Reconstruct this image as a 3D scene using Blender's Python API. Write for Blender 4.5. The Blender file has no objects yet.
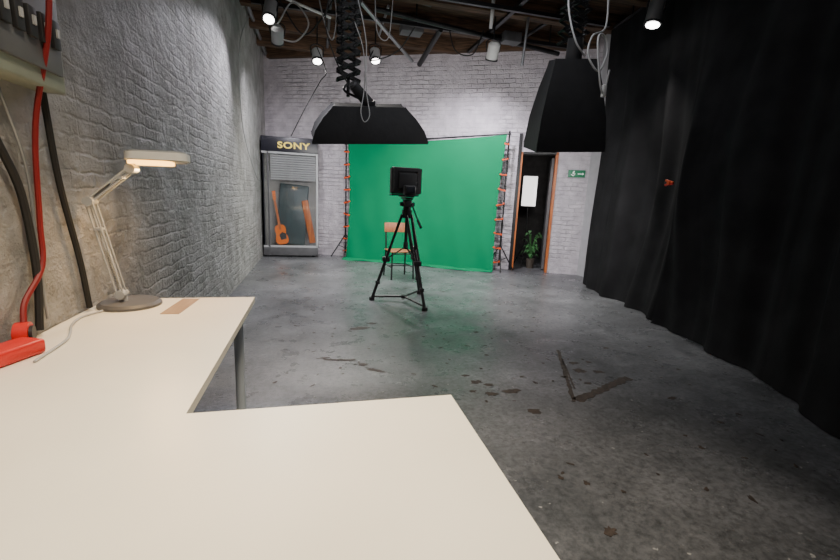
import bpy, bmesh, math, random
from mathutils import Matrix, Vector, Euler
random.seed(4)
V=Vector
# ---------------------------------------------------------------- materials
def nodes(name):
    m=bpy.data.materials.new(name); m.use_nodes=True
    nt=m.node_tree; b=nt.nodes['Principled BSDF']
    return m,nt,b
def mat(name,col,rough=.5,metal=0,emis=None,es=0,var=.0,vscale=8,bump=0,bscale=60,spec=.5,sheen=0):
    m,nt,b=nodes(name)
    b.inputs['Base Color'].default_value=(*col,1); b.inputs['Roughness'].default_value=rough
    b.inputs['Metallic'].default_value=metal; b.inputs['Specular IOR Level'].default_value=spec
    if sheen: b.inputs['Sheen Weight'].default_value=sheen
    if emis: b.inputs['Emission Color'].default_value=(*emis,1); b.inputs['Emission Strength'].default_value=es
    tc=nt.nodes.new('ShaderNodeTexCoord')
    n=nt.nodes.new('ShaderNodeTexNoise'); n.inputs['Scale'].default_value=vscale; n.inputs['Detail'].default_value=6
    nt.links.new(tc.outputs['Object'],n.inputs['Vector'])
    v=max(var,.04)
    r=nt.nodes.new('ShaderNodeValToRGB')
    r.color_ramp.elements[0].position=.3; r.color_ramp.elements[1].position=.7
    r.color_ramp.elements[0].color=(*[c*(1-v) for c in col],1); r.color_ramp.elements[1].color=(*[min(1,c*(1+v)) for c in col],1)
    nt.links.new(n.outputs['Fac'],r.inputs['Fac']); nt.links.new(r.outputs['Color'],b.inputs['Base Color'])
    if bump:
        n2=nt.nodes.new('ShaderNodeTexNoise'); n2.inputs['Scale'].default_value=bscale; n2.inputs['Detail'].default_value=5
        nt.links.new(tc.outputs['Object'],n2.inputs['Vector'])
        bp=nt.nodes.new('ShaderNodeBump'); bp.inputs['Strength'].default_value=bump; bp.inputs['Distance'].default_value=.01
        nt.links.new(n2.outputs['Fac'],bp.inputs['Height']); nt.links.new(bp.outputs['Normal'],b.inputs['Normal'])
    return m
def wood(name,c1,c2,rough=.45,axis='Z',sc=6):
    m,nt,b=nodes(name)
    tc=nt.nodes.new('ShaderNodeTexCoord'); mp=nt.nodes.new('ShaderNodeMapping')
    s={'X':(.6,8,8),'Y':(8,.6,8),'Z':(8,8,.6)}[axis]; mp.inputs['Scale'].default_value=s
    n=nt.nodes.new('ShaderNodeTexNoise'); n.inputs['Scale'].default_value=sc; n.inputs['Detail'].default_value=8
    r=nt.nodes.new('ShaderNodeValToRGB'); r.color_ramp.elements[0].position=.35; r.color_ramp.elements[1].position=.65
    r.color_ramp.elements[0].color=(*c1,1); r.color_ramp.elements[1].color=(*c2,1)
    L=nt.links.new; L(tc.outputs['Object'],mp.inputs['Vector']); L(mp.outputs[0],n.inputs['Vector']); L(n.outputs['Fac'],r.inputs['Fac']); L(r.outputs['Color'],b.inputs['Base Color'])
    b.inputs['Roughness'].default_value=rough
    return m
def brickmat(name,ax,c1,c2,strength=.6,dist=.02,scale=1.0,fine=1.1,warp=.08,mort=.12,chip=.69,bk=1.6,big=1.5):
    """white-painted brick; ax = which object axis runs along the wall"""
    m,nt,b=nodes(name); L=nt.links.new
    tc=nt.nodes.new('ShaderNodeTexCoord'); sp=nt.nodes.new('ShaderNodeSeparateXYZ'); cb=nt.nodes.new('ShaderNodeCombineXYZ')
    L(tc.outputs['Object'],sp.inputs[0]); L(sp.outputs[ax],cb.inputs[0]); L(sp.outputs['Z'],cb.inputs[1])
    wn=nt.nodes.new('ShaderNodeTexNoise'); wn.inputs['Scale'].default_value=5; wn.inputs['Detail'].default_value=6
    L(tc.outputs['Object'],wn.inputs['Vector'])
    mx=nt.nodes.new('ShaderNodeVectorMath'); mx.operation='MULTIPLY_ADD'; mx.inputs[1].default_value=(warp,warp*.6,0)
    L(wn.outputs['Color'],mx.inputs[0]); L(cb.outputs[0],mx.inputs[2])
    br=nt.nodes.new('ShaderNodeTexBrick'); br.inputs['Scale'].default_value=scale
    br.inputs['Color1'].default_value=(1,1,1,1); br.inputs['Color2'].default_value=(.55,.55,.55,1); br.inputs['Mortar'].default_value=(0,0,0,1)
    br.inputs['Brick Width'].default_value=.235; br.inputs['Row Height'].default_value=.08; br.inputs['Mortar Size'].default_value=.013; br.inputs['Mortar Smooth'].default_value=1
    L(mx.outputs[0],br.inputs['Vector'])
    n1=nt.nodes.new('ShaderNodeTexNoise'); n1.inputs['Scale'].default_value=19; n1.inputs['Detail'].default_value=9; n1.inputs['Roughness'].default_value=.7
    L(tc.outputs['Object'],n1.inputs['Vector'])
    n2=nt.nodes.new('ShaderNodeTexNoise'); n2.inputs['Scale'].default_value=1.6; n2.inputs['Detail'].default_value=7
    L(tc.outputs['Object'],n2.inputs['Vector'])
    n5=nt.nodes.new('ShaderNodeTexNoise'); n5.inputs['Scale'].default_value=5; n5.inputs['Detail'].default_value=5
    L(tc.outputs['Object'],n5.inputs['Vector'])
    mk=nt.nodes.new('ShaderNodeMapRange'); mk.inputs['From Min'].default_value=.40; mk.inputs['From Max'].default_value=.62; mk.inputs['To Min'].default_value=.08*bk; mk.inputs['To Max'].default_value=.62*bk
    L(n2.outputs['Fac'],mk.inputs['Value'])
    sc=nt.nodes.new('ShaderNodeMath'); sc.operation='MULTIPLY'; L(br.outputs['Color'],sc.inputs[0]); L(mk.outputs[0],sc.inputs[1])
    ma=nt.nodes.new('ShaderNodeMath'); ma.operation='MULTIPLY_ADD'; ma.inputs[1].default_value=fine
    L(n1.outputs['Fac'],ma.inputs[0]); L(sc.outputs[0],ma.inputs[2])
    ma2=nt.nodes.new('ShaderNodeMath'); ma2.operation='MULTIPLY_ADD'; ma2.inputs[1].default_value=big
    L(n5.outputs['Fac'],ma2.inputs[0]); L(ma.outputs[0],ma2.inputs[2])
    bp=nt.nodes.new('ShaderNodeBump'); bp.inputs['Strength'].default_value=strength; bp.inputs['Distance'].default_value=dist
    L(ma2.outputs[0],bp.inputs['Height']); L(bp.outputs[0],b.inputs['Normal'])
    rp=nt.nodes.new('ShaderNodeValToRGB'); rp.color_ramp.elements[0].position=.3; rp.color_ramp.elements[1].position=.65
    rp.color_ramp.elements[0].color=(*c1,1); rp.color_ramp.elements[1].color=(*c2,1)
    L(n5.outputs['Fac'],rp.inputs['Fac'])
    mm=nt.nodes.new('ShaderNodeMix'); mm.data_type='RGBA'; mm.blend_type='MULTIPLY'; mm.inputs[0].default_value=mort
    L(rp.outputs['Color'],mm.inputs[6]); L(br.outputs['Color'],mm.inputs[7])
    n3=nt.nodes.new('ShaderNodeTexNoise'); n3.inputs['Scale'].default_value=13; n3.inputs['Detail'].default_value=8; n3.inputs['Roughness'].default_value=.8
    L(tc.outputs['Object'],n3.inputs['Vector'])
    r3=nt.nodes.new('ShaderNodeValToRGB'); r3.color_ramp.elements[0].position=chip; r3.color_ramp.elements[1].position=chip+.04
    L(n3.outputs['Fac'],r3.inputs['Fac'])
    m2=nt.nodes.new('ShaderNodeMix'); m2.data_type='RGBA'; m2.inputs[7].default_value=(.11,.09,.075,1)
    L(r3.outputs['Color'],m2.inputs[0]); L(mm.outputs[2],m2.inputs[6]); L(m2.outputs[2],b.inputs['Base Color'])
    b.inputs['Roughness'].default_value=.5
    return m
def floormat():
    m,nt,b=nodes('floor_grey_paint'); L=nt.links.new
    tc=nt.nodes.new('ShaderNodeTexCoord')
    def noise(s,d,r=.6):
        n=nt.nodes.new('ShaderNodeTexNoise'); n.inputs['Scale'].default_value=s; n.inputs['Detail'].default_value=d; n.inputs['Roughness'].default_value=r
        L(tc.outputs['Object'],n.inputs['Vector']); return n
    a=noise(1.1,10,.75); r=nt.nodes.new('ShaderNodeValToRGB'); r.color_ramp.elements[0].position=.36; r.color_ramp.elements[1].position=.64
    r.color_ramp.elements[0].color=(.085,.09,.095,1); r.color_ramp.elements[1].color=(.23,.235,.25,1); L(a.outputs['Fac'],r.inputs['Fac'])
    f=noise(30,8,.75); rf=nt.nodes.new('ShaderNodeValToRGB'); rf.color_ramp.elements[0].position=.38; rf.color_ramp.elements[1].position=.58
    rf.color_ramp.elements[0].color=(.42,.42,.42,1); rf.color_ramp.elements[1].color=(1,1,1,1); L(f.outputs['Fac'],rf.inputs['Fac'])
    mm=nt.nodes.new('ShaderNodeMix'); mm.data_type='RGBA'; mm.blend_type='MULTIPLY'; mm.inputs[0].default_value=.85
    L(r.outputs['Color'],mm.inputs[6]); L(rf.outputs['Color'],mm.inputs[7])
    w=noise(26,3,.5); rw=nt.nodes.new('ShaderNodeValToRGB'); rw.color_ramp.elements[0].position=.71; rw.color_ramp.elements[1].position=.73
    L(w.outputs['Fac'],rw.inputs['Fac'])
    m2=nt.nodes.new('ShaderNodeMix'); m2.data_type='RGBA'; m2.inputs[7].default_value=(.42,.42,.41,1)
    L(rw.outputs['Color'],m2.inputs[0]); L(mm.outputs[2],m2.inputs[6])
    c=noise(8,9,.78); rc=nt.nodes.new('ShaderNodeValToRGB'); rc.color_ramp.elements[0].position=.655; rc.color_ramp.elements[1].position=.675
    L(c.outputs['Fac'],rc.inputs['Fac'])
    m3=nt.nodes.new('ShaderNodeMix'); m3.data_type='RGBA'; m3.inputs[7].default_value=(.055,.046,.04,1)
    L(rc.outputs['Color'],m3.inputs[0]); L(m2.outputs[2],m3.inputs[6]); L(m3.outputs[2],b.inputs['Base Color'])
    rr=noise(3.3,8,.7); r4=nt.nodes.new('ShaderNodeMapRange'); r4.inputs['From Min'].default_value=.3; r4.inputs['From Max'].default_value=.7; r4.inputs['To Min'].default_value=.18; r4.inputs['To Max'].default_value=.48
    L(rr.outputs['Fac'],r4.inputs['Value']); L(r4.outputs[0],b.inputs['Roughness'])
    bp=nt.nodes.new('ShaderNodeBump'); bp.inputs['Strength'].default_value=.5; bp.inputs['Distance'].default_value=.008
    b2=noise(16,9,.75); L(b2.outputs['Fac'],bp.inputs['Height']); L(bp.outputs[0],b.inputs['Normal'])
    return m
def glassmat():
    m=bpy.data.materials.new('clear_glass'); m.use_nodes=True; nt=m.node_tree; nt.nodes.clear()
    o=nt.nodes.new('ShaderNodeOutputMaterial'); t=nt.nodes.new('ShaderNodeBsdfTransparent'); g=nt.nodes.new('ShaderNodeBsdfGlossy'); mx=nt.nodes.new('ShaderNodeMixShader')
    g.inputs['Roughness'].default_value=.05; mx.inputs[0].default_value=.07
    nt.links.new(t.outputs[0],mx.inputs[1]); nt.links.new(g.outputs[0],mx.inputs[2]); nt.links.new(mx.outputs[0],o.inputs[0]); return m
BLACK=mat('black_metal',(.012,.012,.013),.4,.2)
BLKP=mat('black_plastic',(.018,.018,.02),.5)
RUB=mat('black_rubber',(.012,.012,.012),.7)
CLOTH=mat('black_softbox_fabric',(.012,.012,.014),.75,var=.2,bump=.3,bscale=25)
DRAPE=mat('black_drape_fabric',(.016,.016,.0175),.95,var=.3,vscale=3,bump=.3,bscale=9,spec=.12)
GREEN=mat('chroma_green_fabric',(.0015,.22,.092),.9,var=.06,vscale=1.5,bump=.12,bscale=5,spec=.08)
ORANGE=mat('orange_plastic',(.7,.08,.01),.4)
DESK=mat('cream_laminate',(.90,.83,.68),.36,var=.02,vscale=2)
STEEL=mat('grey_steel',(.35,.36,.37),.35,.7)
LEG=mat('blue_grey_leg_paint',(.5,.55,.6),.4)
GREYP=mat('grey_paint',(.42,.43,.44),.45)
DGREY=mat('dark_grey_paint',(.09,.09,.095),.5,var=.2)
WHITE=mat('white_plastic',(.75,.75,.73),.45)
CORD=mat('light_grey_cable',(.4,.4,.4),.5)
RED=mat('red_plastic',(.6,.02,.015),.4)
REDC=mat('red_cable',(.22,.01,.01),.5)
NAVY=mat('dark_sign_panel',(.006,.006,.014),.35)
YEL=mat('pale_yellow_letter',(.85,.65,.12),.5,emis=(1,.72,.12),es=.35)
CABI=mat('cabinet_interior',(.28,.28,.27),.5,var=.1)
OWOOD=wood('orange_wood',(.36,.09,.02),(.58,.17,.04))
CWOOD=wood('chair_wood',(.24,.075,.03),(.36,.13,.05))
BEAM=wood('old_timber',(.04,.022,.013),(.14,.078,.043),.8,'X')
CEIL=wood('ceiling_boards',(.03,.017,.011),(.11,.06,.034),.85,'X',4)
GUIT=mat('orange_guitar_lacquer',(.75,.17,.02),.2)
GTEAL=mat('dark_teal_case',(.03,.055,.06),.4,var=.2)
GLASS=glassmat()
WARM=mat('warm_lamp_emitter',(1,.6,.2),.5,emis=(1,.5,.1),es=6)
LENS=mat('spotlight_lens',(1,1,1),.3,emis=(1,.95,.9),es=14)
DIFF=mat('softbox_diffuser',(.9,.9,.9),.6,emis=(1,.98,.95),es=1.6)
LEAF=mat('leaf_green',(.05,.16,.05),.5,var=.3)
CHIP=mat('worn_brown_concrete',(.055,.04,.031),.75,var=.5,vscale=30,bump=.3,bscale=80)
SIGNG=mat('exit_sign_green',(.01,.16,.07),.4,emis=(.0,.2,.08),es=.15)
VENEER=wood('brown_veneer',(.30,.19,.10),(.40,.26,.14),.5,'Y')
FLOOR=floormat()
BRL=brickmat('painted_brick_side','Y',(.33,.32,.30),(.60,.59,.58),1.0,.045,fine=2.0,warp=.14,mort=.04,chip=.65,bk=1.0,big=2.6)
BRB=brickmat('painted_brick_end','X',(.50,.46,.51),(.72,.67,.72),.9,.025,fine=1.5,warp=.08,mort=.10,bk=1.7,chip=.68)
PLAIN=mat('plain_grey_wall',(.4,.4,.42),.7,var=.08)
# ---------------------------------------------------------------- builder
class B:
    def __init__(s,name,loc=(0,0,0),rz=0):
        s.name=name; s.bm=bmesh.new(); s.mats=[]; s.loc=V(loc); s.rz=rz
    def mi(s,m):
        if m not in s.mats: s.mats.append(m)
        return s.mats.index(m)
    def box(s,c,size,m,rot=(0,0,0),bev=0,taper=None):
        M=Matrix.Translation(V(c))@Euler(rot).to_matrix().to_4x4()@Matrix.Diagonal((*size,1))
        vs=bmesh.ops.create_cube(s.bm,size=1)['verts']
        if taper:
            for v in vs:
                if v.co.z>0: v.co.x*=taper[0]; v.co.y*=taper[1]
        for v in vs: v.co=M@v.co
        fs=set(f for v in vs for f in v.link_faces); i=s.mi(m)
        for f in fs: f.material_index=i
        if bev:
            es=list(set(e for v in vs for e in v.link_edges))
            r=bmesh.ops.bevel(s.bm,geom=es,offset=bev,segments=3,profile=.5,affect='EDGES')
            for f in r['faces']: f.material_index=i
        return s
    def bx(s,x0,x1,y0,y1,z0,z1,m,bev=0):
        return s.box(((x0+x1)/2,(y0+y1)/2,(z0+z1)/2),(abs(x1-x0),abs(y1-y0),abs(z1-z0)),m,bev=bev)
    def cyl(s,p,q,r,m,r2=None,seg=20):
        p=V(p);q=V(q);d=q-p
        if d.length<1e-6:return s
        M=Matrix.Translation((p+q)/2)@d.to_track_quat('Z','Y').to_matrix().to_4x4()
        vs=bmesh.ops.create_cone(s.bm,cap_ends=True,segments=seg,radius1=r,radius2=r if r2 is None else r2,depth=d.length,matrix=M)['verts']
        i=s.mi(m)
        for f in set(f for v in vs for f in v.link_faces): f.material_index=i; f.smooth=True
        return s
    def ball(s,c,r,m,sc=(1,1,1)):
        vs=bmesh.ops.create_uvsphere(s.bm,u_segments=18,v_segments=12,radius=r,matrix=Matrix.Translation(V(c))@Matrix.Diagonal((*sc,1)))['verts']
        i=s.mi(m)
        for f in set(f for v in vs for f in v.link_faces): f.material_index=i; f.smooth=True
        return s
    def tube(s,pts,r,m,smooth=True,seg=8,n=8):
        P=[V(p) for p in pts]
        if smooth and len(P)>2:
            Q=[];E=[P[0]*2-P[1]]+P+[P[-1]*2-P[-2]]
            for k in range(1,len(E)-2):
                for j in range(n):
                    t=j/n;a,b,c,d=E[k-1:k+3]
                    Q.append(.5*((2*b)+(c-a)*t+(2*a-5*b+4*c-d)*t*t+(3*b-a-3*c+d)*t**3))
            Q.append(P[-1]);P=Q
        rings=[];i=s.mi(m); up=None
        for k,p in enumerate(P):
            d=(P[min(k+1,len(P)-1)]-P[max(k-1,0)]).normalized()
            if up is None: up=d.orthogonal().normalized()
            up=(up-d*up.dot(d)); up=up.normalized() if up.length>1e-5 else d.orthogonal().normalized()
            w=d.cross(up)
            rings.append([s.bm.verts.new(p+(up*math.cos(2*math.pi*j/seg)+w*math.sin(2*math.pi*j/seg))*r) for j in range(seg)])
        for a,b in zip(rings,rings[1:]):
            for j in range(seg):
                f=s.bm.faces.new((a[j],a[(j+1)%seg],b[(j+1)%seg],b[j])); f.smooth=True; f.material_index=i
        for a in (rings[0],rings[-1]):
            f=s.bm.faces.new(a); f.material_index=i
        return s
    def prism(s,poly,z0,z1,m,M=None):
        M=M or Matrix.Identity(4); i=s.mi(m)
        a=[s.bm.verts.new(M@V((x,y,z0))) for x,y in poly]; b=[s.bm.verts.new(M@V((x,y,z1))) for x,y in poly]
        fs=[s.bm.faces.new(a),s.bm.faces.new(b)]
        for k in range(len(a)): fs.append(s.bm.faces.new((a[k],a[(k+1)%len(a)],b[(k+1)%len(a)],b[k])))
        for f in fs: f.material_index=i
        return s
    def quad(s,ps,m):
        f=s.bm.faces.new([s.bm.verts.new(V(p)) for p in ps]); f.material_index=s.mi(m); return s
    def done(s,sharp=38):
        bmesh.ops.recalc_face_normals(s.bm,faces=s.bm.faces)
        me=bpy.data.meshes.new(s.name); s.bm.to_mesh(me); s.bm.free()
        for m in s.mats: me.materials.append(m)
        try: me.set_sharp_from_angle(angle=math.radians(sharp))
        except Exception: pass
        o=bpy.data.objects.new(s.name,me); o.location=s.loc; o.rotation_euler=(0,0,s.rz)
        bpy.context.scene.collection.objects.link(o); return o
# ---------------------------------------------------------------- room
XL=-1.09; A=V((XL,10.1,0)); BB=V((4.88,7.05,0)); T=(BB-A).normalized(); N=V((T.y,-T.x,0)); ANG=math.atan2(T.y,T.x)
CZ=4.25
def W(sv,o,z): p=A+T*sv+N*o; return V((p.x,p.y,z))
B('floor').bx(-1.6,8.5,-3,12.5,-.1,0,FLOOR).done()
B('ceiling').bx(-1.4,8.5,-3,12.5,CZ,CZ+.1,CEIL).done()
B('wall_left').bx(XL-.25,XL,-3,10.4,0,CZ,BRL).done()
wb=B('wall_back',A,ANG)   # local x along wall, local y outward
D0,D1,DH=5.46,6.14,2.27
wb.bx(-.1,D0,0,.25,0,CZ,BRB); wb.bx(D1,6.75,0,.25,0,CZ,BRB); wb.bx(D0,D1,0,.25,DH,CZ,BRB)
wb.done()
B('wall_right').bx(4.88,5.1,-3,7.05,0,CZ,PLAIN).done()
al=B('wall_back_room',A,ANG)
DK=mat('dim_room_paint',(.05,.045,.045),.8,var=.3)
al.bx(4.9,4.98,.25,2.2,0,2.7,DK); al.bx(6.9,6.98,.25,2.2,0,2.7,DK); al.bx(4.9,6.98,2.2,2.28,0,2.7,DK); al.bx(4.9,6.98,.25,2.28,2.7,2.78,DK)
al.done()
df=B('door_1',A,ANG)
df.bx(D0,D0+.03,-.02,.25,0,DH,OWOOD); df.bx(D1-.045,D1,-.02,.25,0,DH,OWOOD); df.bx(D0,D1,-.02,.25,DH-.04,DH,BLACK)
df.bx(D0-.06,D0,-.035,-.001,0,2.6,BLACK)
df.bx(D1-.10,D1-.05,.26,.9,.02,DH-.08,DGREY)
df.done()
lp=B('softbox_panel_light',W(0,0,0),ANG)
lp.bx(5.52,5.84,.62,.70,1.24,1.88,BLKP,.01); lp.bx(5.54,5.82,.61,.619,1.26,1.86,DIFF)
lp.cyl((5.68,.68,1.3),(5.68,.68,.5),.014,BLACK)
for a in (0,2.1,4.2): lp.cyl((5.68,.68,.5),(5.68+.24*math.cos(a+.4),.68+.24*math.sin(a+.4),.01),.01,BLACK)
lp.done()
pl=B('potted_plant',W(0,0,0),ANG)
pl.cyl((5.82,.42,0),(5.82,.42,.2),.07,mat('dark_pot',(.06,.05,.04),.7),.09)
for k in range(36):
    a=random.uniform(0,6.28); l=random.uniform(.2,.5); h=random.uniform(.1,.6); cx,cy=5.82,.42
    ex=cx+math.cos(a)*l*.38; ey=cy+math.sin(a)*l*.25
    pl.tube([(cx,cy,.18),((cx+ex)/2,(cy+ey)/2,.2+h*.8),(ex,ey,.18+h)],.005,LEAF,seg=5,n=4)
    w=.035; px,py=-math.sin(a)*w,math.cos(a)*w
    pl.quad([(ex-math.cos(a)*.05,ey-math.sin(a)*.05,.18+h),(ex+px,ey+py,.2+h),(ex+math.cos(a)*.05,ey+math.sin(a)*.05,.13+h),(ex-px,ey-py,.2+h)],LEAF)
pl.done()
es=B('exit_sign',W(6.34,0,1.83),ANG)
es.bx(0,.3,-.02,-.001,0,.13,SIGNG,.004)
WH=mat('sign_white',(.8,.85,.8),.5,emis=(.8,1,.85),es=.3)
es.bx(.17,.25,-.023,-.02,.055,.07,WH); es.quad([(.25,-.023,.04),(.25,-.023,.09),(.28,-.023,.0625)],WH)
es.cyl((.10,-.022,.105),(.10,-.024,.105),.012,WH); es.box((.09,-.0225,.075),(.018,.003,.045),WH,rot=(0,.3,0)); es.box((.07,-.0225,.04),(.045,.003,.01),WH,rot=(0,.7,0)); es.box((.105,-.0225,.04),(.045,.003,.01),WH,rot=(0,-.9,0)); es.box((.1,-.0225,.08),(.06,.003,.008),WH,rot=(0,.5,0))
es.done()
# ---------------------------------------------------------------- desks
dk=B('l_shaped_desk')
x0=XL+.005
dk.prism([(x0,.37),(.41,.37),(.41,1.17),(-.35,1.17),(-.35,2.51),(x0,2.51)],.71,.74,DESK)
for x,y in ((-.43,2.42),(-1.0,2.42),(-.43,1.3),(-1.0,1.3),(.33,1.08),(.33,.46),(-1.0,.46)):
    dk.cyl((x,y,0),(x,y,.70),.026,LEG); dk.cyl((x,y,.69),(x,y,.71),.05,LEG); dk.cyl((x,y,0),(x,y,.02),.03,BLKP)
dk.bx(-1.0,-.43,2.40,2.43,.66,.71,LEG); dk.bx(-.44,-.41,1.3,2.42,.66,.71,LEG)
dk.done()
B('wood_veneer_strip').box((-.685,2.33,.7415),(.085,.30,.003),VENEER,rot=(0,0,-.06)).done()
# desk lamp
dl=B('desk_lamp')
z0=.74; lb=V((-.93,2.37,z0))
dl.cyl(lb,lb+V((0,0,.012)),.14,DGREY,seg=48); dl.cyl(lb+V((0,0,.012)),lb+V((0,0,.024)),.14,DGREY,.125,seg=48)
dl.cyl(lb+V((-.03,0,.02)),lb+V((-.03,0,.075)),.02,GREYP)
a0=V((-.96,2.36,.80)); el=V((-1.02,2.28,1.262)); a1=V((-.86,2.34,1.42))
def arm(p,q,off):
    for o in (-1,1):
        for w in (-.018,.018):
            dl.cyl(p+V((0,w,0))+off*o*.014,q+V((0,w,0))+off*o*.014,.0045,GREYP,seg=8)
    d=(q-p); n=d.normalized(); u=n.orthogonal().normalized(); w=n.cross(u); pts=[]
    for k in range(90):
        t=.12+.38*k/89; pts.append(p+d*t+(u*math.cos(k*1.05)+w*math.sin(k*1.05))*.011)
    dl.tube(pts,.0028,STEEL,smooth=False,seg=5)
    dl.box(p+d*.72,(.03,.05,.012),GREYP,rot=(0,0,0))
arm(a0,el,V((1,0,0))); arm(el,a1,V((0,0,1)))
for p in (a0,el,a1): dl.cyl(p+V((0,-.03,0)),p+V((0,.03,0)),.022,GREYP)
hc=V((-.75,2.36,1.475))
M=Matrix.Translation(hc)@Euler((math.radians(-3),math.radians(-1),math.radians(3))).to_matrix().to_4x4()
def rr(w,h,r,n=8):
    o=[]
    for cx,cy,a in ((w/2-r,h/2-r,0),(-w/2+r,h/2-r,90),(-w/2+r,-h/2+r,180),(w/2-r,-h/2+r,270)):
        for k in range(n+1):
            t=math.radians(a+90*k/n); o.append((cx+r*math.cos(t),cy+r*math.sin(t)))
    return o
dl.prism(rr(.27,.14,.05),-.012,.022,WHITE,M); dl.prism(rr(.25,.12,.045),.022,.03,GREYP,M); dl.prism(rr(.25,.13,.045),-.016,-.012,GREYP,M)
dl.prism(rr(.19,.12,.04),-.030,-.016,WARM,M@Matrix.Translation((-.03,0,0)))
dl.cyl(a1,M@V((-.1,0,0)),.012,GREYP); dl.done()
# ---------------------------------------------------------------- left wall services
eb=B('electrical_switch_box')
ELB=mat('grey_green_enclosure',(.24,.26,.21),.45,var=.1)
eb.bx(XL,XL+.10,1.45,2.12,1.69,2.32,ELB,.012)
eb.bx(XL+.10,XL+.115,1.50,2.08,1.75,2.02,DGREY,.004); eb.bx(XL+.10,XL+.11,1.50,2.1,2.08,2.28,BLKP,.004)
for k in range(8): eb.bx(XL+.115,XL+.13,1.52+k*.07,1.565+k*.07,1.84,1.94,BLKP,.003)
for k in range(8): eb.bx(XL+.13,XL+.136,1.535+k*.07,1.55+k*.07,1.88,1.91,GREYP)
eb.done()
cb=B('wall_power_cables')
x=XL+.03
cb.tube([(XL+.13,1.98,2.5),(XL+.15,1.98,2.2),(XL+.14,1.96,1.9),(x+.02,1.98,1.55),(x,1.97,1.2),(x+.01,1.93,1.02),(x,1.82,.9),(x+.01,1.78,.83)],.010,REDC)
cb.tube([(x,1.70,1.70),(x,1.78,1.5),(x,1.88,1.3),(x,1.91,1.0),(x,1.88,.77)],.014,RUB)
cb.tube([(x,2.09,1.70),(x,2.13,1.35),(x,2.22,1.0),(x,2.26,.76)],.013,RUB)
cb.tube([(x,1.82,1.70),(x+.01,1.91,1.4),(x,1.93,1.1),(x,1.94,.8)],.006,STEEL)
cb.done()
cd=B('desk_power_cord')
cd.tube([(-1.0,2.24,.747),(-1.04,2.14,.746),(-1.02,2.02,.747),(-.97,1.9,.746),(-.94,1.8,.747),(-.93,1.6,.746)],.005,CORD).done()
ps=B('red_power_connector')
ps.box((-1.03,1.62,.768),(.10,.22,.052),RED,rot=(0,0,-.35),bev=.012)
ps.cyl((-1.07,1.765,.79),(-1.03,1.775,.79),.044,RED,seg=28); ps.cyl((-1.03,1.775,.79),(-1.02,1.778,.79),.03,BLKP,seg=24)
ps.box((-1.03,1.72,.765),(.05,.08,.03),BLKP,rot=(0,0,-.3),bev=.004)
ps.done()
# ---------------------------------------------------------------- floor marks
ft=B('floor_tape_marks')
def strip(p,q,w,m=CHIP):
    p=V((*p,0));q=V((*q,0));d=(q-p);n=V((-d.y,d.x,0)).normalized(); k=max(4,int(d.length/.03)); L=[];R=[]
    for j in range(k+1):
        c=p+d*j/k; L.append(c+n*(w/2*random.uniform(.5,1.2))); R.append(c-n*(w/2*random.uniform(.5,1.2)))
    ft.prism([(v.x,v.y) for v in L+R[::-1]],0,.002,m)
strip((1.73,2.36),(2.19,3.31),.035); strip((1.76,2.37),(2.42,2.66),.075); strip((1.86,2.55),(2.1,3.1),.016)
ft.done()
fc=B('worn_floor_patches')
def chip(x,y,rx,ry,a=0):
    k=random.randint(12,20); ps=[]
    for j in range(k):
        t=2*math.pi*j/k; r=random.uniform(.5,1.2); px,py=rx*r*math.cos(t),ry*r*math.sin(t)
        ps.append((x+px*math.cos(a)-py*math.sin(a),y+px*math.sin(a)+py*math.cos(a)))
    fc.prism(ps,0,.002,CHIP)
for c in ((1.16,2.76,.05,.03),(1.24,2.70,.04,.02),(1.36,2.58,.075,.035),(1.38,2.28,.055,.035),(1.2,2.56,.05,.03),(.18,3.32,.14,.025,-.2),(.05,3.38,.06,.015),(.44,3.08,.09,.025,-.6),(.35,3.2,.04,.03),(.43,4.15,.12,.04,.2),(.56,4.3,.06,.03),(1.2,1.29,.035,.03),
          (2.1,2.85,.06,.045),(2.25,2.8,.05,.035),(2.02,2.62,.03,.02),(1.12,2.88,.03,.02),(1.6,3.9,.03,.02),(1.08,2.62,.03,.02),(2.3,3.0,.03,.02),(1.9,2.75,.03,.02),(2.15,3.0,.05,.025),(2.5,2.3,.04,.02),(2.7,3.3,.04,.02),(.8,2.4,.03,.02)):
    chip(*c)
for k in range(160):
    chip(random.uniform(-.3,3.2),random.uniform(1.2,6),random.uniform(.008,.028),random.uniform(.006,.016),random.uniform(0,3))
fc.done()
# ---------------------------------------------------------------- green screen
gs=B('green_screen_backdrop')
g0=V((.62,9.01,0)); g1=V((3.32,7.48,0)); gt=(g1-g0).normalized(); gn=V((gt.y,-gt.x,0)); GL=(g1-g0).length
nx,nz=90,60; grid=[]
for i in range(nx+1):
    u=i/nx; col=[]
    top=2.33+(2.53-2.33)*u-.03*math.sin(math.pi*u)
    for j in range(nz+1):
        w=j/nz; z=.015+(top-.015)*w
        inset=.05*math.sin(math.pi*w)
        s_=u*GL; s_=s_+inset*(1-2*u)+ (.06*u*w)
        off=.012*math.sin(9*u+3*w)+.02*math.sin(26*u+1.3*math.sin(5*w))*(1-w)**1.5+.05*(1-w)**6+.010*math.sin(40*u+8*w)*(1-w)
        p=g0+gt*s_+gn*off; col.append(gs.bm.verts.new((p.x,p.y,z)))
    grid.append(col)
gi=gs.mi(GREEN)
for i in range(nx):
    for j in range(nz):
        f=gs.bm.faces.new((grid[i][j],grid[i+1][j],grid[i+1][j+1],grid[i][j+1])); f.smooth=True; f.material_index=gi
pr=[]
for i in range(nx+1):
    u=i/nx; b=grid[i][0].co
    r=[grid[i][0]]
    for k,(d,h) in enumerate(((.05,.03),(.10,.028),(.15+.03*math.sin(7*u),.012),(.19+.05*math.sin(9*u+1),.006))):
        r.append(gs.bm.verts.new((b.x+gn.x*d,b.y+gn.y*d,h+.006*math.sin(30*u+k))))
    pr.append(r)
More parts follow.
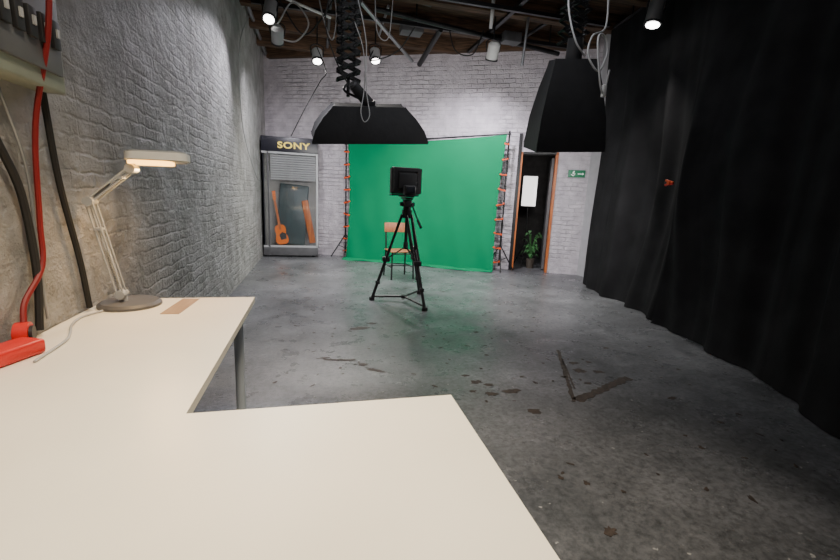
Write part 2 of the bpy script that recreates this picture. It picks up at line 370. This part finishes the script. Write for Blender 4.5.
for i in range(nx):
    for k in range(4):
        f=gs.bm.faces.new((pr[i][k],pr[i+1][k],pr[i+1][k+1],pr[i][k+1])); f.smooth=True; f.material_index=gi
def gp(s_,o,z): p=g0+gt*s_+gn*o; return V((p.x,p.y,z))
gs.cyl(gp(-.06,-.04,0.9),gp(-.06,-.04,2.38),.016,BLACK); gs.cyl(gp(-.06,-.04,.1),gp(-.06,-.04,.95),.02,BLACK)
gs.cyl(gp(GL+.10,-.04,.9),gp(GL+.10,-.04,2.60),.016,BLACK); gs.cyl(gp(GL+.10,-.04,.1),gp(GL+.10,-.04,.95),.02,BLACK)
gs.cyl(gp(-.1,-.04,2.34),gp(GL+.13,-.04,2.55),.014,BLACK)
for s_ in (-.06,GL+.10):
    c=gp(s_,-.04,0)
    for a in (0.4,2.5,4.6):
        e=c+V((math.cos(a)*.36,math.sin(a)*.18+0,0)); e.z=.015
        gs.cyl(c+V((0,0,.5)),e,.012,BLACK); gs.cyl(c+V((0,0,.2)),(c+e)/2+V((0,0,.25-.0)),.007,BLACK); gs.ball(e,.016,RUB)
for j in range(9):
    w=(j+.6)/9.2
    for sd in (0,1):
        top=2.33 if sd==0 else 2.53
        z2=.015+(top-.015)*w; ins=.05*math.sin(math.pi*w)
        sf=ins if sd==0 else GL-ins+.06*w
        sq=-.06 if sd==0 else GL+.10
        L=abs(sq-sf)+.04; mid=(sf+sq)/2
        gs.box(gp(mid,.02,z2),(L,.03,.032),ORANGE,rot=(0,random.uniform(-.35,.35),math.atan2(gt.y,gt.x)),bev=.004)
        gs.box(gp(mid,.03,z2+.02),(L*.5,.02,.02),BLKP,rot=(0,random.uniform(-.35,.35),math.atan2(gt.y,gt.x)))
gs.done()
# ---------------------------------------------------------------- display cabinet
x0,x1,y0,y1=-1.06,.02,9.05,9.47
dc=B('glass_display_cabinet')
dc.bx(x0,x1,y0,y1,.03,.2,DGREY,.005); dc.bx(x0,x1,y0-.02,y1,2.10,2.38,NAVY,.006)
for xx in (x0+.1,x1-.1):
    for yy in (y0+.08,y1-.08): dc.cyl((xx,yy,0),(xx,yy,.04),.03,BLKP)
dc.bx(x0,x1,y1-.02,y1,.2,2.1,CABI); dc.bx(x0,x0+.02,y0,y1,.2,2.1,CABI)
for xx in (x0,x1-.035): dc.bx(xx,xx+.035,y0,y0+.035,.2,2.1,NAVY if xx==x0 else GREYP)
dc.bx(x1-.035,x1,y1-.035,y1,.2,2.1,GREYP); dc.bx(x0,x1,y0,y0+.03,.2,.24,GREYP); dc.bx(x0,x1,y0,y0+.03,2.06,2.1,GREYP)
dc.bx(x0+.1,x0+.13,y0,y0+.03,.2,2.1,DGREY)
for k in range(11): dc.box(((x0+x1)/2+.06,y0+.06,2.03-k*.045),(x1-x0-.2,.012,.034),GREYP,rot=(.5,0,0))
dc.bx(x0+.04,x1-.035,y0+.012,y0+.016,.24,2.06,GLASS); dc.bx(x1-.02,x1-.016,y0+.04,y1-.04,.24,2.06,GLASS)
dc.box((-.50,9.30,.86),(.58,.05,1.25),GTEAL,rot=(-.1,.08,0),bev=.02)
def guitar(cx,cy,cz,tilt):
    M=Matrix.Translation((cx,cy,cz))@Euler((math.radians(82),tilt,0)).to_matrix().to_4x4()
    pts=[]
    for k in range(40):
        t=2*math.pi*k/40; r=.155*(1+.16*math.cos(2*t)-.12*math.cos(4*t))
        px=r*math.sin(t)*(.95 if math.cos(t)<0 else .82); py=-r*1.25*math.cos(t)*-1
        pts.append((px,py))
    dc.prism(pts,-.02,.025,GUIT,M); dc.prism([(.03,.05),(.1,.0),(.09,-.1),(-.02,-.11),(-.04,0)],.025,.03,BLKP,M)
    dc.prism([(-.022,.1),(.022,.1),(.02,.72),(-.02,.72)],.012,.035,OWOOD,M)
    dc.prism([(-.03,.72),(.03,.72),(.045,.9),(-.02,.9)],.01,.028,GUIT,M)
guitar(-.72,9.17,.45,-.18)
dc.box((-.17,9.25,.72),(.13,.04,.9),OWOOD,rot=(-.05,-.18,0),bev=.01)
cab=dc.done()
tx=bpy.data.curves.new('sign_lettering','FONT'); tx.body='SONY'; tx.size=.23; tx.extrude=.006; tx.offset=.006; tx.space_character=1.08; tx.align_x='CENTER'; tx.align_y='CENTER'
to=bpy.data.objects.new('sign_lettering',tx); to.location=(-.45,y0-.028,2.22); to.rotation_euler=(math.pi/2,0,0); to.scale=(.95,.72,1); tx.materials.append(YEL)
bpy.context.scene.collection.objects.link(to); to.parent=cab
# ---------------------------------------------------------------- chair
ch=B('wooden_chair',(1.33,6.85,0),.15)
for sx in (-1,1):
    ch.tube([(sx*.19,-.2,0),(sx*.18,-.18,.44)],.014,BLACK,smooth=False); ch.tube([(sx*.19,.22,0),(sx*.175,.18,.45),(sx*.175,.23,.9)],.014,BLACK,smooth=True)
    ch.cyl((sx*.185,-.19,.2),(sx*.185,.2,.2),.008,BLACK)
ch.cyl((-.18,-.18,.42),(.18,-.18,.42),.01,BLACK); ch.cyl((-.18,.18,.42),(.18,.18,.42),.01,BLACK); ch.cyl((-.185,0,.2),(.185,0,.2),.008,BLACK)
ch.box((0,-.01,.455),(.40,.40,.022),CWOOD,bev=.01); ch.box((0,.215,.82),(.40,.018,.16),CWOOD,rot=(-.12,0,0),bev=.008)
ch.done()
# ---------------------------------------------------------------- camera tripod
tp=B('camera_tripod')
c=V((1.09,5.2,0))
feet=[V((.69,5.31,.02)),V((1.26,4.75,.02)),V((1.40,5.62,.02))]
tp.cyl(c+V((0,0,.75)),c+V((0,0,1.22)),.02,BLACK)
tp.cyl(c+V((0,0,1.08)),c+V((0,0,1.18)),.055,BLACK,.065)
for f in feet:
    h=V((f.x-c.x,f.y-c.y,0)).normalized(); side=V((-h.y,h.x,0))
    top=c+h*.06+V((0,0,1.12)); mid=top.lerp(f,.52)
    for sg in (-1,1): tp.cyl(top+side*.035*sg,mid+side*.032*sg,.015,BLACK,seg=10)
    tp.cyl(top.lerp(f,.38),f,.019,BLKP,seg=10); tp.box(mid,(.09,.09,.06),BLKP,bev=.008); tp.box(top.lerp(f,.8),(.055,.055,.04),BLKP,bev=.006)
    tp.cyl(f-V((0,0,.02)),f+V((0,0,.02)),.035,RUB)
    tp.cyl(f+V((0,0,.03)),V((c.x,c.y,.07)),.013,BLACK,seg=8)
    tp.cyl(mid,V((c.x,c.y,.72)),.008,BLACK,seg=8)
tp.cyl((c.x,c.y,.05),(c.x,c.y,.09),.035,BLKP); tp.cyl((c.x,c.y,.69),(c.x,c.y,.78),.03,BLKP)
tp.ball(c+V((0,0,1.20)),.05,BLACK); tp.box(c+V((0,0,1.26)),(.10,.12,.09),BLKP,bev=.012); tp.box(c+V((0,.02,1.32)),(.09,.3,.025),BLACK,bev=.004)
tp.cyl(c+V((.05,-.05,1.25)),c+V((.07,-.42,1.02)),.009,BLACK); tp.cyl(c+V((.065,-.34,1.07)),c+V((.075,-.46,1.0)),.015,RUB)
tp.cyl(c+V((.05,0,1.25)),c+V((.09,0,1.25)),.025,BLKP); tp.cyl(c+V((-.09,0,1.25)),c+V((-.05,0,1.25)),.025,BLKP)
tp.done()
te=B('teleprompter')
cx=1.075; zc=1.335
te.box((cx,5.2,zc+.01),(.10,.46,.018),BLACK,bev=.003)
te.box((cx,5.03,zc+.085),(.14,.13,.11),BLKP,bev=.015); te.cyl((cx,5.09,zc+.09),(cx,5.22,zc+.09),.045,BLKP)
te.box((cx,4.955,zc+.09),(.10,.012,.07),mat('camera_screen',(.02,.022,.028),.15),bev=.003)
def frus(x0_,z0_,w0,h0,yA,w1,h1,yB,m):
    a=[V((x0_+sx*w0/2,yA,z0_+sz*h0/2)) for sx,sz in ((-1,-1),(1,-1),(1,1),(-1,1))]; b=[V((x0_+sx*w1/2,yB,z0_+sz*h1/2)) for sx,sz in ((-1,-1),(1,-1),(1,1),(-1,1))]
    for k in range(4): te.quad([a[k],a[(k+1)%4],b[(k+1)%4],b[k]],m)
    return a,b
a,b=frus(cx,1.535,.24,.22,5.12,.35,.31,5.27,CLOTH)
frus(cx,1.535,.35,.31,5.27,.35,.31,5.42,CLOTH)
for k in range(4): te.cyl(b[k],b[(k+1)%4],.008,BLKP,seg=8)
te.box((cx,5.135,1.53),(.34,.012,.30),CLOTH,bev=.004)
te.box((cx,5.125,1.53),(.22,.008,.18),BLKP,bev=.003)
te.quad([(cx-.16,5.29,1.39),(cx+.16,5.29,1.39),(cx+.16,5.41,1.67),(cx-.16,5.41,1.67)],GLASS)
te.box((cx,5.36,1.36),(.34,.2,.02),BLKP)
te.done()
# ---------------------------------------------------------------- suspended softboxes
def scissor(o,cx,cy,z0,z1,w,n):
    h=(z1-z0)/n
    for k in range(n):
        za,zb=z0+k*h,z0+(k+1)*h
        for yy in (cy-.05,cy+.05):
            for a_,b_ in ((-1,1),(1,-1)):
                p=V((cx+a_*w/2,yy+a_*.006,za)); q=V((cx+b_*w/2,yy+a_*.006,zb)); d=q-p
                o.box((p+q)/2,(d.length,.006,.03),BLACK,rot=(0,-math.atan2(d.z,d.x),0))
            for a_ in (-1,1): o.cyl((cx+a_*w/2,cy-.06,za),(cx+a_*w/2,cy+.06,za),.011,BLACK,seg=8)
        o.cyl((cx,cy-.07,(za+zb)/2),(cx,cy+.07,(za+zb)/2),.011,BLACK,seg=8)
    for a_ in (-1,1):
        pts=[V((cx+a_*w*.28+.02*math.cos(k*.9),cy-.075+.02*math.sin(k*.9),z0+.05+(z1-z0-.1)*k/140)) for k in range(141)]
        o.tube(pts,.006,BLACK,smooth=False,seg=5)
def softbox(name,ctr,w,d,h,tw,td,rot):
    """frustum with closed black back, open side down (local -Z), diffuser inside"""
    o=B(name); M=Matrix.Translation(V(ctr))@Euler(rot).to_matrix().to_4x4()
    def ring(W_,D_,z,n=10,bow=0):
        r=[]
        cs=[(-W_/2,-D_/2),(W_/2,-D_/2),(W_/2,D_/2),(-W_/2,D_/2)]
        for k in range(4):
            a_=V((*cs[k],0)); b_=V((*cs[(k+1)%4],0))
            for j in range(n):
                p=a_.lerp(b_,j/n); q=p*(1-bow*math.sin(math.pi*j/n)); q.z=z; r.append(M@q)
        return r
    levels=[(1.0,-.06,0.02),(1.0,0,.02),(.93,.28,.04),(.78,.58,.05),(.6,.85,.05)]
    rs=[]
    for f_,t_,bow in levels:
        W_=tw+(w-tw)*( (f_-.6)/.4 if f_<1 else 1); D_=td+(d-td)*((f_-.6)/.4 if f_<1 else 1)
        rs.append([o.bm.verts.new(p) for p in ring(W_,D_,h*t_,bow=bow)])
    i=o.mi(CLOTH); n=len(rs[0])
    for a_,b_ in zip(rs,rs[1:]):
        for k in range(n):
            f=o.bm.faces.new((a_[k],a_[(k+1)%n],b_[(k+1)%n],b_[k])); f.material_index=i; f.smooth=True
    f=o.bm.faces.new(rs[-1]); f.material_index=i
    o.quad([M@V((-w/2*.95,-d/2*.95,.02)),M@V((w/2*.95,-d/2*.95,.02)),M@V((w/2*.95,d/2*.95,.02)),M@V((-w/2*.95,d/2*.95,.02))],DIFF)
    top=h*.85
    o.cyl(M@V((0,0,top-.01)),M@V((0,0,top+.05)),.085,BLKP,seg=28)
    for sx in (-1,1):
        for sy in (-1,1): o.cyl(M@V((sx*w/2,sy*d/2,0)),M@V((sx*tw/2,sy*td/2,top)),.006,BLACK,seg=6)
    return o,M,top
o,M,top=softbox('hanging_softbox_light',(.635,5.55,2.06),1.40,.60,.44,.86,.3,(math.radians(18),math.radians(-4),0))
o.cyl(M@V((0,0,top+.02)),M@V((-.18,-.05,top+.22)),.07,BLKP,.06,seg=28)
o.cyl(M@V((-.18,-.05,top+.22)),M@V((-.195,-.055,top+.24)),.05,DGREY,seg=24)
o.tube([(.37,5.5,2.50),(.37,5.5,2.7)],.02,BLACK,smooth=False)
o.tube([M@V((-.12,-.09,top+.08)),(.32,5.42,2.55),(.37,5.5,2.66)],.014,BLACK)
scissor(o,.37,5.5,2.68,3.98,.27,12)
o.bx(.22,.52,5.4,5.6,3.96,4.0,BLACK); o.bx(.33,.41,5.42,5.58,3.98,CZ,BLACK)
o.tube([(.42,5.4,3.7),(.56,5.36,3.1),(.54,5.3,2.55),(.50,5.22,2.3),(.54,5.2,2.18),(.60,5.2,2.26),(.57,5.26,2.5),(.53,5.36,3.0),(.43,5.4,3.3)],.006,CORD)
o.tube([(.25,5.42,3.9),(.1,5.4,3.3),(.2,5.38,2.9),(.36,5.35,2.6)],.007,RUB)
o.done()
o,M,top=softbox('hanging_softbox_light',(2.76,4.55,2.02),.76,.55,1.02,.44,.22,(math.radians(12),math.radians(-3),math.radians(-12)))
o.cyl(M@V((0,0,top+.02)),M@V((0,0,top+.20)),.085,BLKP,.08,seg=28)
scissor(o,2.72,4.5,3.06,3.98,.3,8)
o.tube([(2.72,4.5,3.08),(2.74,4.5,3.0),M@V((0,-.05,top+.12))],.02,BLACK)
o.bx(2.55,2.9,4.4,4.6,3.96,4.0,BLACK); o.bx(2.68,2.76,4.42,4.58,3.98,CZ,BLACK)
o.tube([(2.95,4.3,3.6),(2.97,4.3,3.2),(2.76,4.2,3.05),(2.70,4.15,2.85),(2.82,4.12,2.7),(2.92,4.15,2.9),(2.86,4.15,3.05),(2.76,4.1,2.98),(2.80,4.05,2.6),(2.86,4.05,2.48),(2.90,4.05,2.7)],.010,CORD)
o.tube([(2.62,4.4,3.9),(2.5,4.3,3.4),(2.56,4.2,3.0),(2.7,4.2,2.85)],.009,CORD)
o.box((2.87,4.06,2.5),(.04,.04,.12),WHITE,bev=.006)
o.done()
# ---------------------------------------------------------------- spotlights
def spot(ctr,aim,L,r,body=GREYP,power=60,ang=70,col=(1,.95,.9),lens=True):
    ctr=V(ctr); d=(V(aim)-ctr).normalized()
    o=B('ceiling_spotlight'); back=ctr-d*L/2; front=ctr+d*L/2
    o.cyl(back,front,r,body,seg=28); o.cyl(back-d*.04,back,r*.6,body,r,seg=24); o.cyl(front,front+d*.004,r*.8,LENS if lens else BLKP,seg=24)
    o.cyl(front-d*.02,front,r*1.08,BLKP,seg=28)
    s_=d.cross(V((0,0,1))).normalized()
    o.tube([ctr+s_*r*1.05,ctr+s_*r*1.2+V((0,0,r*1.6)),ctr+V((0,0,r*2.1)),ctr-s_*r*1.2+V((0,0,r*1.6)),ctr-s_*r*1.05],.01,BLACK,n=4)
    o.cyl(ctr+V((0,0,r*2.0)),(ctr.x,ctr.y,CZ),.012,BLACK)
    o.done()
    if power:
        l=bpy.data.lights.new('spot_beam','SPOT'); l.energy=power; l.spot_size=math.radians(ang); l.spot_blend=.9; l.color=col; l.shadow_soft_size=.07
        q=bpy.data.objects.new('spot_beam',l); q.location=front+d*.03; q.rotation_euler=d.to_track_quat('-Z','Y').to_euler(); bpy.context.scene.collection.objects.link(q)
spot((-.60,6.5,3.68),(-.8,4.9,1.2),.30,.085,power=260,ang=85,col=(.93,.9,1))
spot((-.52,6.6,3.42),(-.7,8.7,1.6),.2,.08,power=170,ang=90,col=(.95,.92,1))
spot((.01,8.0,3.62),(.1,6.9,1.2),.2,.09,power=280,ang=110)
spot((1.0,8.0,3.74),(1.2,7.0,1.2),.2,.09,power=240,ang=110)
spot((2.64,6.6,3.58),(2.8,8.3,.8),.22,.09,body=WHITE,power=300,ang=120,col=(.95,.9,1))
spot((4.06,4.9,3.70),(3.4,4.7,0.5),.30,.10,body=STEEL,power=200,ang=75)
# ---------------------------------------------------------------- ceiling structure
for k,(y,z) in enumerate(((5.4,4.12),(6.35,4.12),(7.3,4.12),(8.2,4.12),(9.1,4.12))):
    xe=4.88 if y<7 else (10.1-y)/.5109-1.12
    B('ceiling_beam').bx(XL,xe,y-.07,y+.07,z-.11,CZ,BEAM,.006).done()
pb=B('ceiling_beam',A,ANG); pb.bx(.15,6.6,-.12,-.002,4.03,CZ,BEAM,.004); pb.done()
pr_=B('lighting_rail')
for x in (.37,2.72):
    pr_.bx(x-.03,x+.03,5.65 if x<1 else 4.65,8.0,3.98,4.03,BLACK)
for y in (6.0,7.0): pr_.bx(-.9,4.2,y-.025,y+.025,3.93,3.98,BLACK)
for x in (-.8,1.5,3.8):
    for y in (6.0,7.0): pr_.cyl((x,y,3.95),(x,y,CZ),.012,BLACK)
pr_.cyl((.8,6.5,3.9),(4.1,7.2,3.9),.035,BLACK); pr_.cyl((.5,6.3,3.95),(1.75,8.4,3.85),.03,STEEL)
pr_.cyl((1.9,7.0,3.95),(1.85,8.2,3.75),.045,BLACK)
pr_.done()
pp=B('ceiling_conduit')
pp.cyl((3.05,6.3,4.15),(3.0,6.3,3.35),.02,STEEL); pp.cyl((-.95,6.2,3.9),(.2,6.9,3.85),.018,WHITE); pp.cyl((2.4,6.1,4.2),(2.42,6.2,3.75),.025,WHITE)
pp.cyl((-1.02,3,4.1),(-1.02,9.9,4.1),.03,STEEL); pp.cyl((.2,6.0,4.1),(.2,9.2,4.1),.025,DGREY); pp.cyl((3.6,4.2,4.08),(3.4,7.6,4.08),.03,BLACK)
pp.bx(1.3,1.65,7.1,7.35,3.9,4.05,DGREY,.01); pp.bx(2.9,3.2,6.8,7.0,3.85,4.0,DGREY,.01)
pp.cyl((1.0,6.6,4.0),(1.05,7.9,4.05),.02,STEEL); pp.cyl((-.3,5.9,4.0),(1.6,6.5,4.05),.02,DGREY)
pp.done()
cc=B('ceiling_cables')
cc.tube([(-.55,6.5,3.95),(-.2,6.3,3.4),(.05,6.2,3.55),(.3,5.8,3.85)],.011,RUB)
cc.tube([(-.5,6.4,3.5),(-.3,6.3,3.75),(-.1,6.2,3.5),(-.25,6.3,3.3),(-.45,6.5,3.35)],.010,CORD)
cc.tube([(0.0,7.9,3.75),(.15,7.6,3.3),(.05,7.5,3.1),(-.2,7.3,2.6),(-.4,7.3,2.2)],.008,RUB)
cc.tube([(XL+.03,8.0,4.1),(XL+.05,7.0,3.5),(XL+.03,6.8,3.0),(XL+.03,7.0,2.2),(XL+.03,8.2,1.6),(XL+.03,8.9,1.5)],.007,CORD)
cc.tube([(1.0,8.0,3.9),(.9,7.8,3.6),(1.3,7.5,3.7),(1.5,7.0,3.95)],.01,RUB)
cc.tube([(3.9,6.5,3.95),(3.85,6.4,3.3),(4.0,6.4,3.1),(4.05,6.4,3.5)],.008,RUB)
cc.tube([(.75,6.2,3.98),(.8,6.2,3.5),(.95,6.2,3.45),(1.0,6.2,3.95)],.007,CORD)
cc.tube([(.0,6.1,3.9),(.1,6.1,3.5),(.2,6.1,3.3),(.25,6.1,3.6),(.2,6.1,3.95)],.008,CORD)
cc.tube([(2.0,6.9,3.95),(2.1,6.8,3.6),(2.35,6.7,3.55),(2.5,6.7,3.9)],.01,RUB)
cc.done()
# ---------------------------------------------------------------- curtains
def smoothpath(P,n=40):
    P=[V((*p,0)) for p in P];E=[P[0]*2-P[1]]+P+[P[-1]*2-P[-2]];Q=[]
    for k in range(1,len(E)-2):
        for j in range(n):
            t=j/n;a,b,c_,d=E[k-1:k+3]; Q.append(.5*((2*b)+(c_-a)*t+(2*a-5*b+4*c_-d)*t*t+(3*b-a-3*c_+d)*t**3))
    Q.append(P[-1]);return Q
def curtain(name,bot,topo,zt,fold,pinch=None,seed=0,low=.7):
    o=B(name); Q=smoothpath(bot); R=smoothpath(topo); nz=64; g=[]; s_=0; i=o.mi(DRAPE); rnd=random.Random(seed)
    ph=[rnd.uniform(0,6.28) for _ in range(8)]
    for k,(q,r) in enumerate(zip(Q,R)):
        if k: s_+=(q-Q[k-1]).length
        d=(Q[min(k+1,len(Q)-1)]-Q[max(k-1,0)]).normalized(); n=V((-d.y,d.x,0)); col=[]
        for j in range(nz+1):
            w=j/nz; z=.006+(zt-.006)*w; p=q.lerp(r,w**.8)
            lo=(1-w); mdl=.4+.6*math.sin(math.pi*min(1,w*1.1+.12))
            x_=s_+.12*math.sin(w*3+ph[1])
            sharp=(1-abs(math.sin(x_*3.2+ph[7])))**2-.3
            off=fold*(.35*math.sin(x_*4.3+ph[0])+.45*sharp+.35*math.sin(x_*10+ph[2]+.8*w)+.16*math.sin(x_*21+ph[3]+1.5*w))*mdl
            off+=.03*math.sin(s_*1.6+w*4.5+ph[4])*mdl+.012*math.sin(s_*2.6-w*8+ph[5])*mdl
            off+=low*.02*max(0,1-w*9)*math.sin(s_*11+ph[6])
            v=V((p.x,p.y,0))+n*off
            if pinch:
                pc,pz,pr2,am=pinch; dz=(z-pz); dd=(V((q.x,q.y,0))-V((pc[0],pc[1],0)))
                wgt=math.exp(-(dd.length/pr2)**2)*math.exp(-(dz/1.0)**2)*am
                v=v.lerp(V((pc[0],pc[1],0)),wgt)
            col.append(o.bm.verts.new((v.x,v.y,z)))
        g.append(col)
    for a_,b_ in zip(g,g[1:]):
        for j in range(nz):
            f=o.bm.faces.new((a_[j],b_[j],b_[j+1],a_[j+1])); f.smooth=True; f.material_index=i
    return o
curtain('black_curtain',[(4.42,6.25),(4.30,5.76),(4.18,5.0),(4.03,4.3),(3.95,3.75),(3.9,3.4)],[(4.45,6.3),(4.42,5.8),(4.36,5.0),(4.3,4.3),(4.22,3.75),(4.2,3.4)],4.02,.13,((3.85,3.85),1.62,.6,.55),3,low=1.5).done(sharp=180)
o=curtain('black_curtain',[(3.80,4.0),(3.80,3.5),(3.62,2.85),(3.42,2.2),(3.10,1.6),(2.8,.8),(2.6,-.2),(2.5,-1.4)],[(4.12,4.1),(4.1,3.5),(4.0,2.85),(3.9,2.2),(3.8,1.6),(3.75,.8),(3.7,-.2),(3.7,-1.4)],4.02,.11,((3.78,3.9),1.62,.45,.75),8,low=.4)
o.done(sharp=180)
cr=B('curtain_rail'); cr.tube([(4.5,6.4,4.06),(4.2,3.7,4.06),(3.9,2.2,4.06),(3.7,-.2,4.06),(3.7,-1.5,4.06)],.022,BLACK)
for p in ((4.42,5.8),(4.2,3.7),(3.88,2.1),(3.7,-.2)): cr.cyl((p[0],p[1],4.06),(p[0],p[1],CZ),.012,BLACK)
cr.done()
cl=B('spring_clamp')
cl.box((3.70,3.90,1.63),(.025,.10,.022),ORANGE,rot=(.3,0,.1),bev=.004); cl.box((3.70,3.90,1.60),(.025,.10,.022),RED,rot=(-.15,0,.1),bev=.004); cl.cyl((3.68,3.90,1.615),(3.72,3.90,1.615),.02,ORANGE); cl.box((3.71,3.95,1.615),(.02,.05,.035),BLKP,bev=.004)
cl.done()
# ---------------------------------------------------------------- lights
def area(name,loc,aim,sx,sy,e,col,spread=180):
    l=bpy.data.lights.new(name,'AREA'); l.shape='RECTANGLE'; l.size=sx; l.size_y=sy; l.energy=e; l.color=col; l.spread=math.radians(spread)
    q=bpy.data.objects.new(name,l); q.location=loc; q.rotation_euler=(V(aim)-V(loc)).to_track_quat('-Z','Y').to_euler(); bpy.context.scene.collection.objects.link(q)
area('desk_fill_light',(.3,.7,3.9),(-.1,1.15,.7),.7,.5,40,(1,.86,.66),spread=75)  # unseen warm fill added above the desk, spread narrowed to keep the wall dark
area('softbox_glow',(.68,5.7,1.98),(1.6,8.6,.9),1.3,.5,72,(1,.98,.95))
area('softbox_glow_2',(2.8,4.7,1.9),(2.6,7.5,.6),.7,.5,60,(1,.98,.95))
area('floor_fill_light',(1.6,4.0,4.0),(1.6,5.2,0),1.6,1.6,34,(.93,.95,1))  # added fill with no fixture, lightens the middle of the floor
l=bpy.data.lights.new('desk_lamp_bulb','AREA'); l.shape='DISK'; l.size=.13; l.energy=7; l.color=(1,.62,.27)
q=bpy.data.objects.new('desk_lamp_bulb',l); q.location=(-.78,2.36,1.435); q.rotation_euler=(0,math.radians(-14),0); bpy.context.scene.collection.objects.link(q)
w=bpy.data.worlds.new('world'); bpy.context.scene.world=w; w.use_nodes=True
w.node_tree.nodes['Background'].inputs[0].default_value=(.88,.88,1,1); w.node_tree.nodes['Background'].inputs[1].default_value=.12
# ---------------------------------------------------------------- camera
cam=bpy.data.cameras.new('camera'); cam.lens=18; cam.sensor_width=36; cam.clip_start=.02
co=bpy.data.objects.new('camera',cam); bpy.context.scene.collection.objects.link(co); bpy.context.scene.camera=co
Rm=Matrix.Rotation(math.radians(-14.017),4,'Z')@Matrix.Rotation(math.radians(90-11.21),4,'X')@Matrix.Rotation(math.radians(2.6),4,'Z')
co.matrix_world=Matrix.Translation((0,0,1.35))@Rm
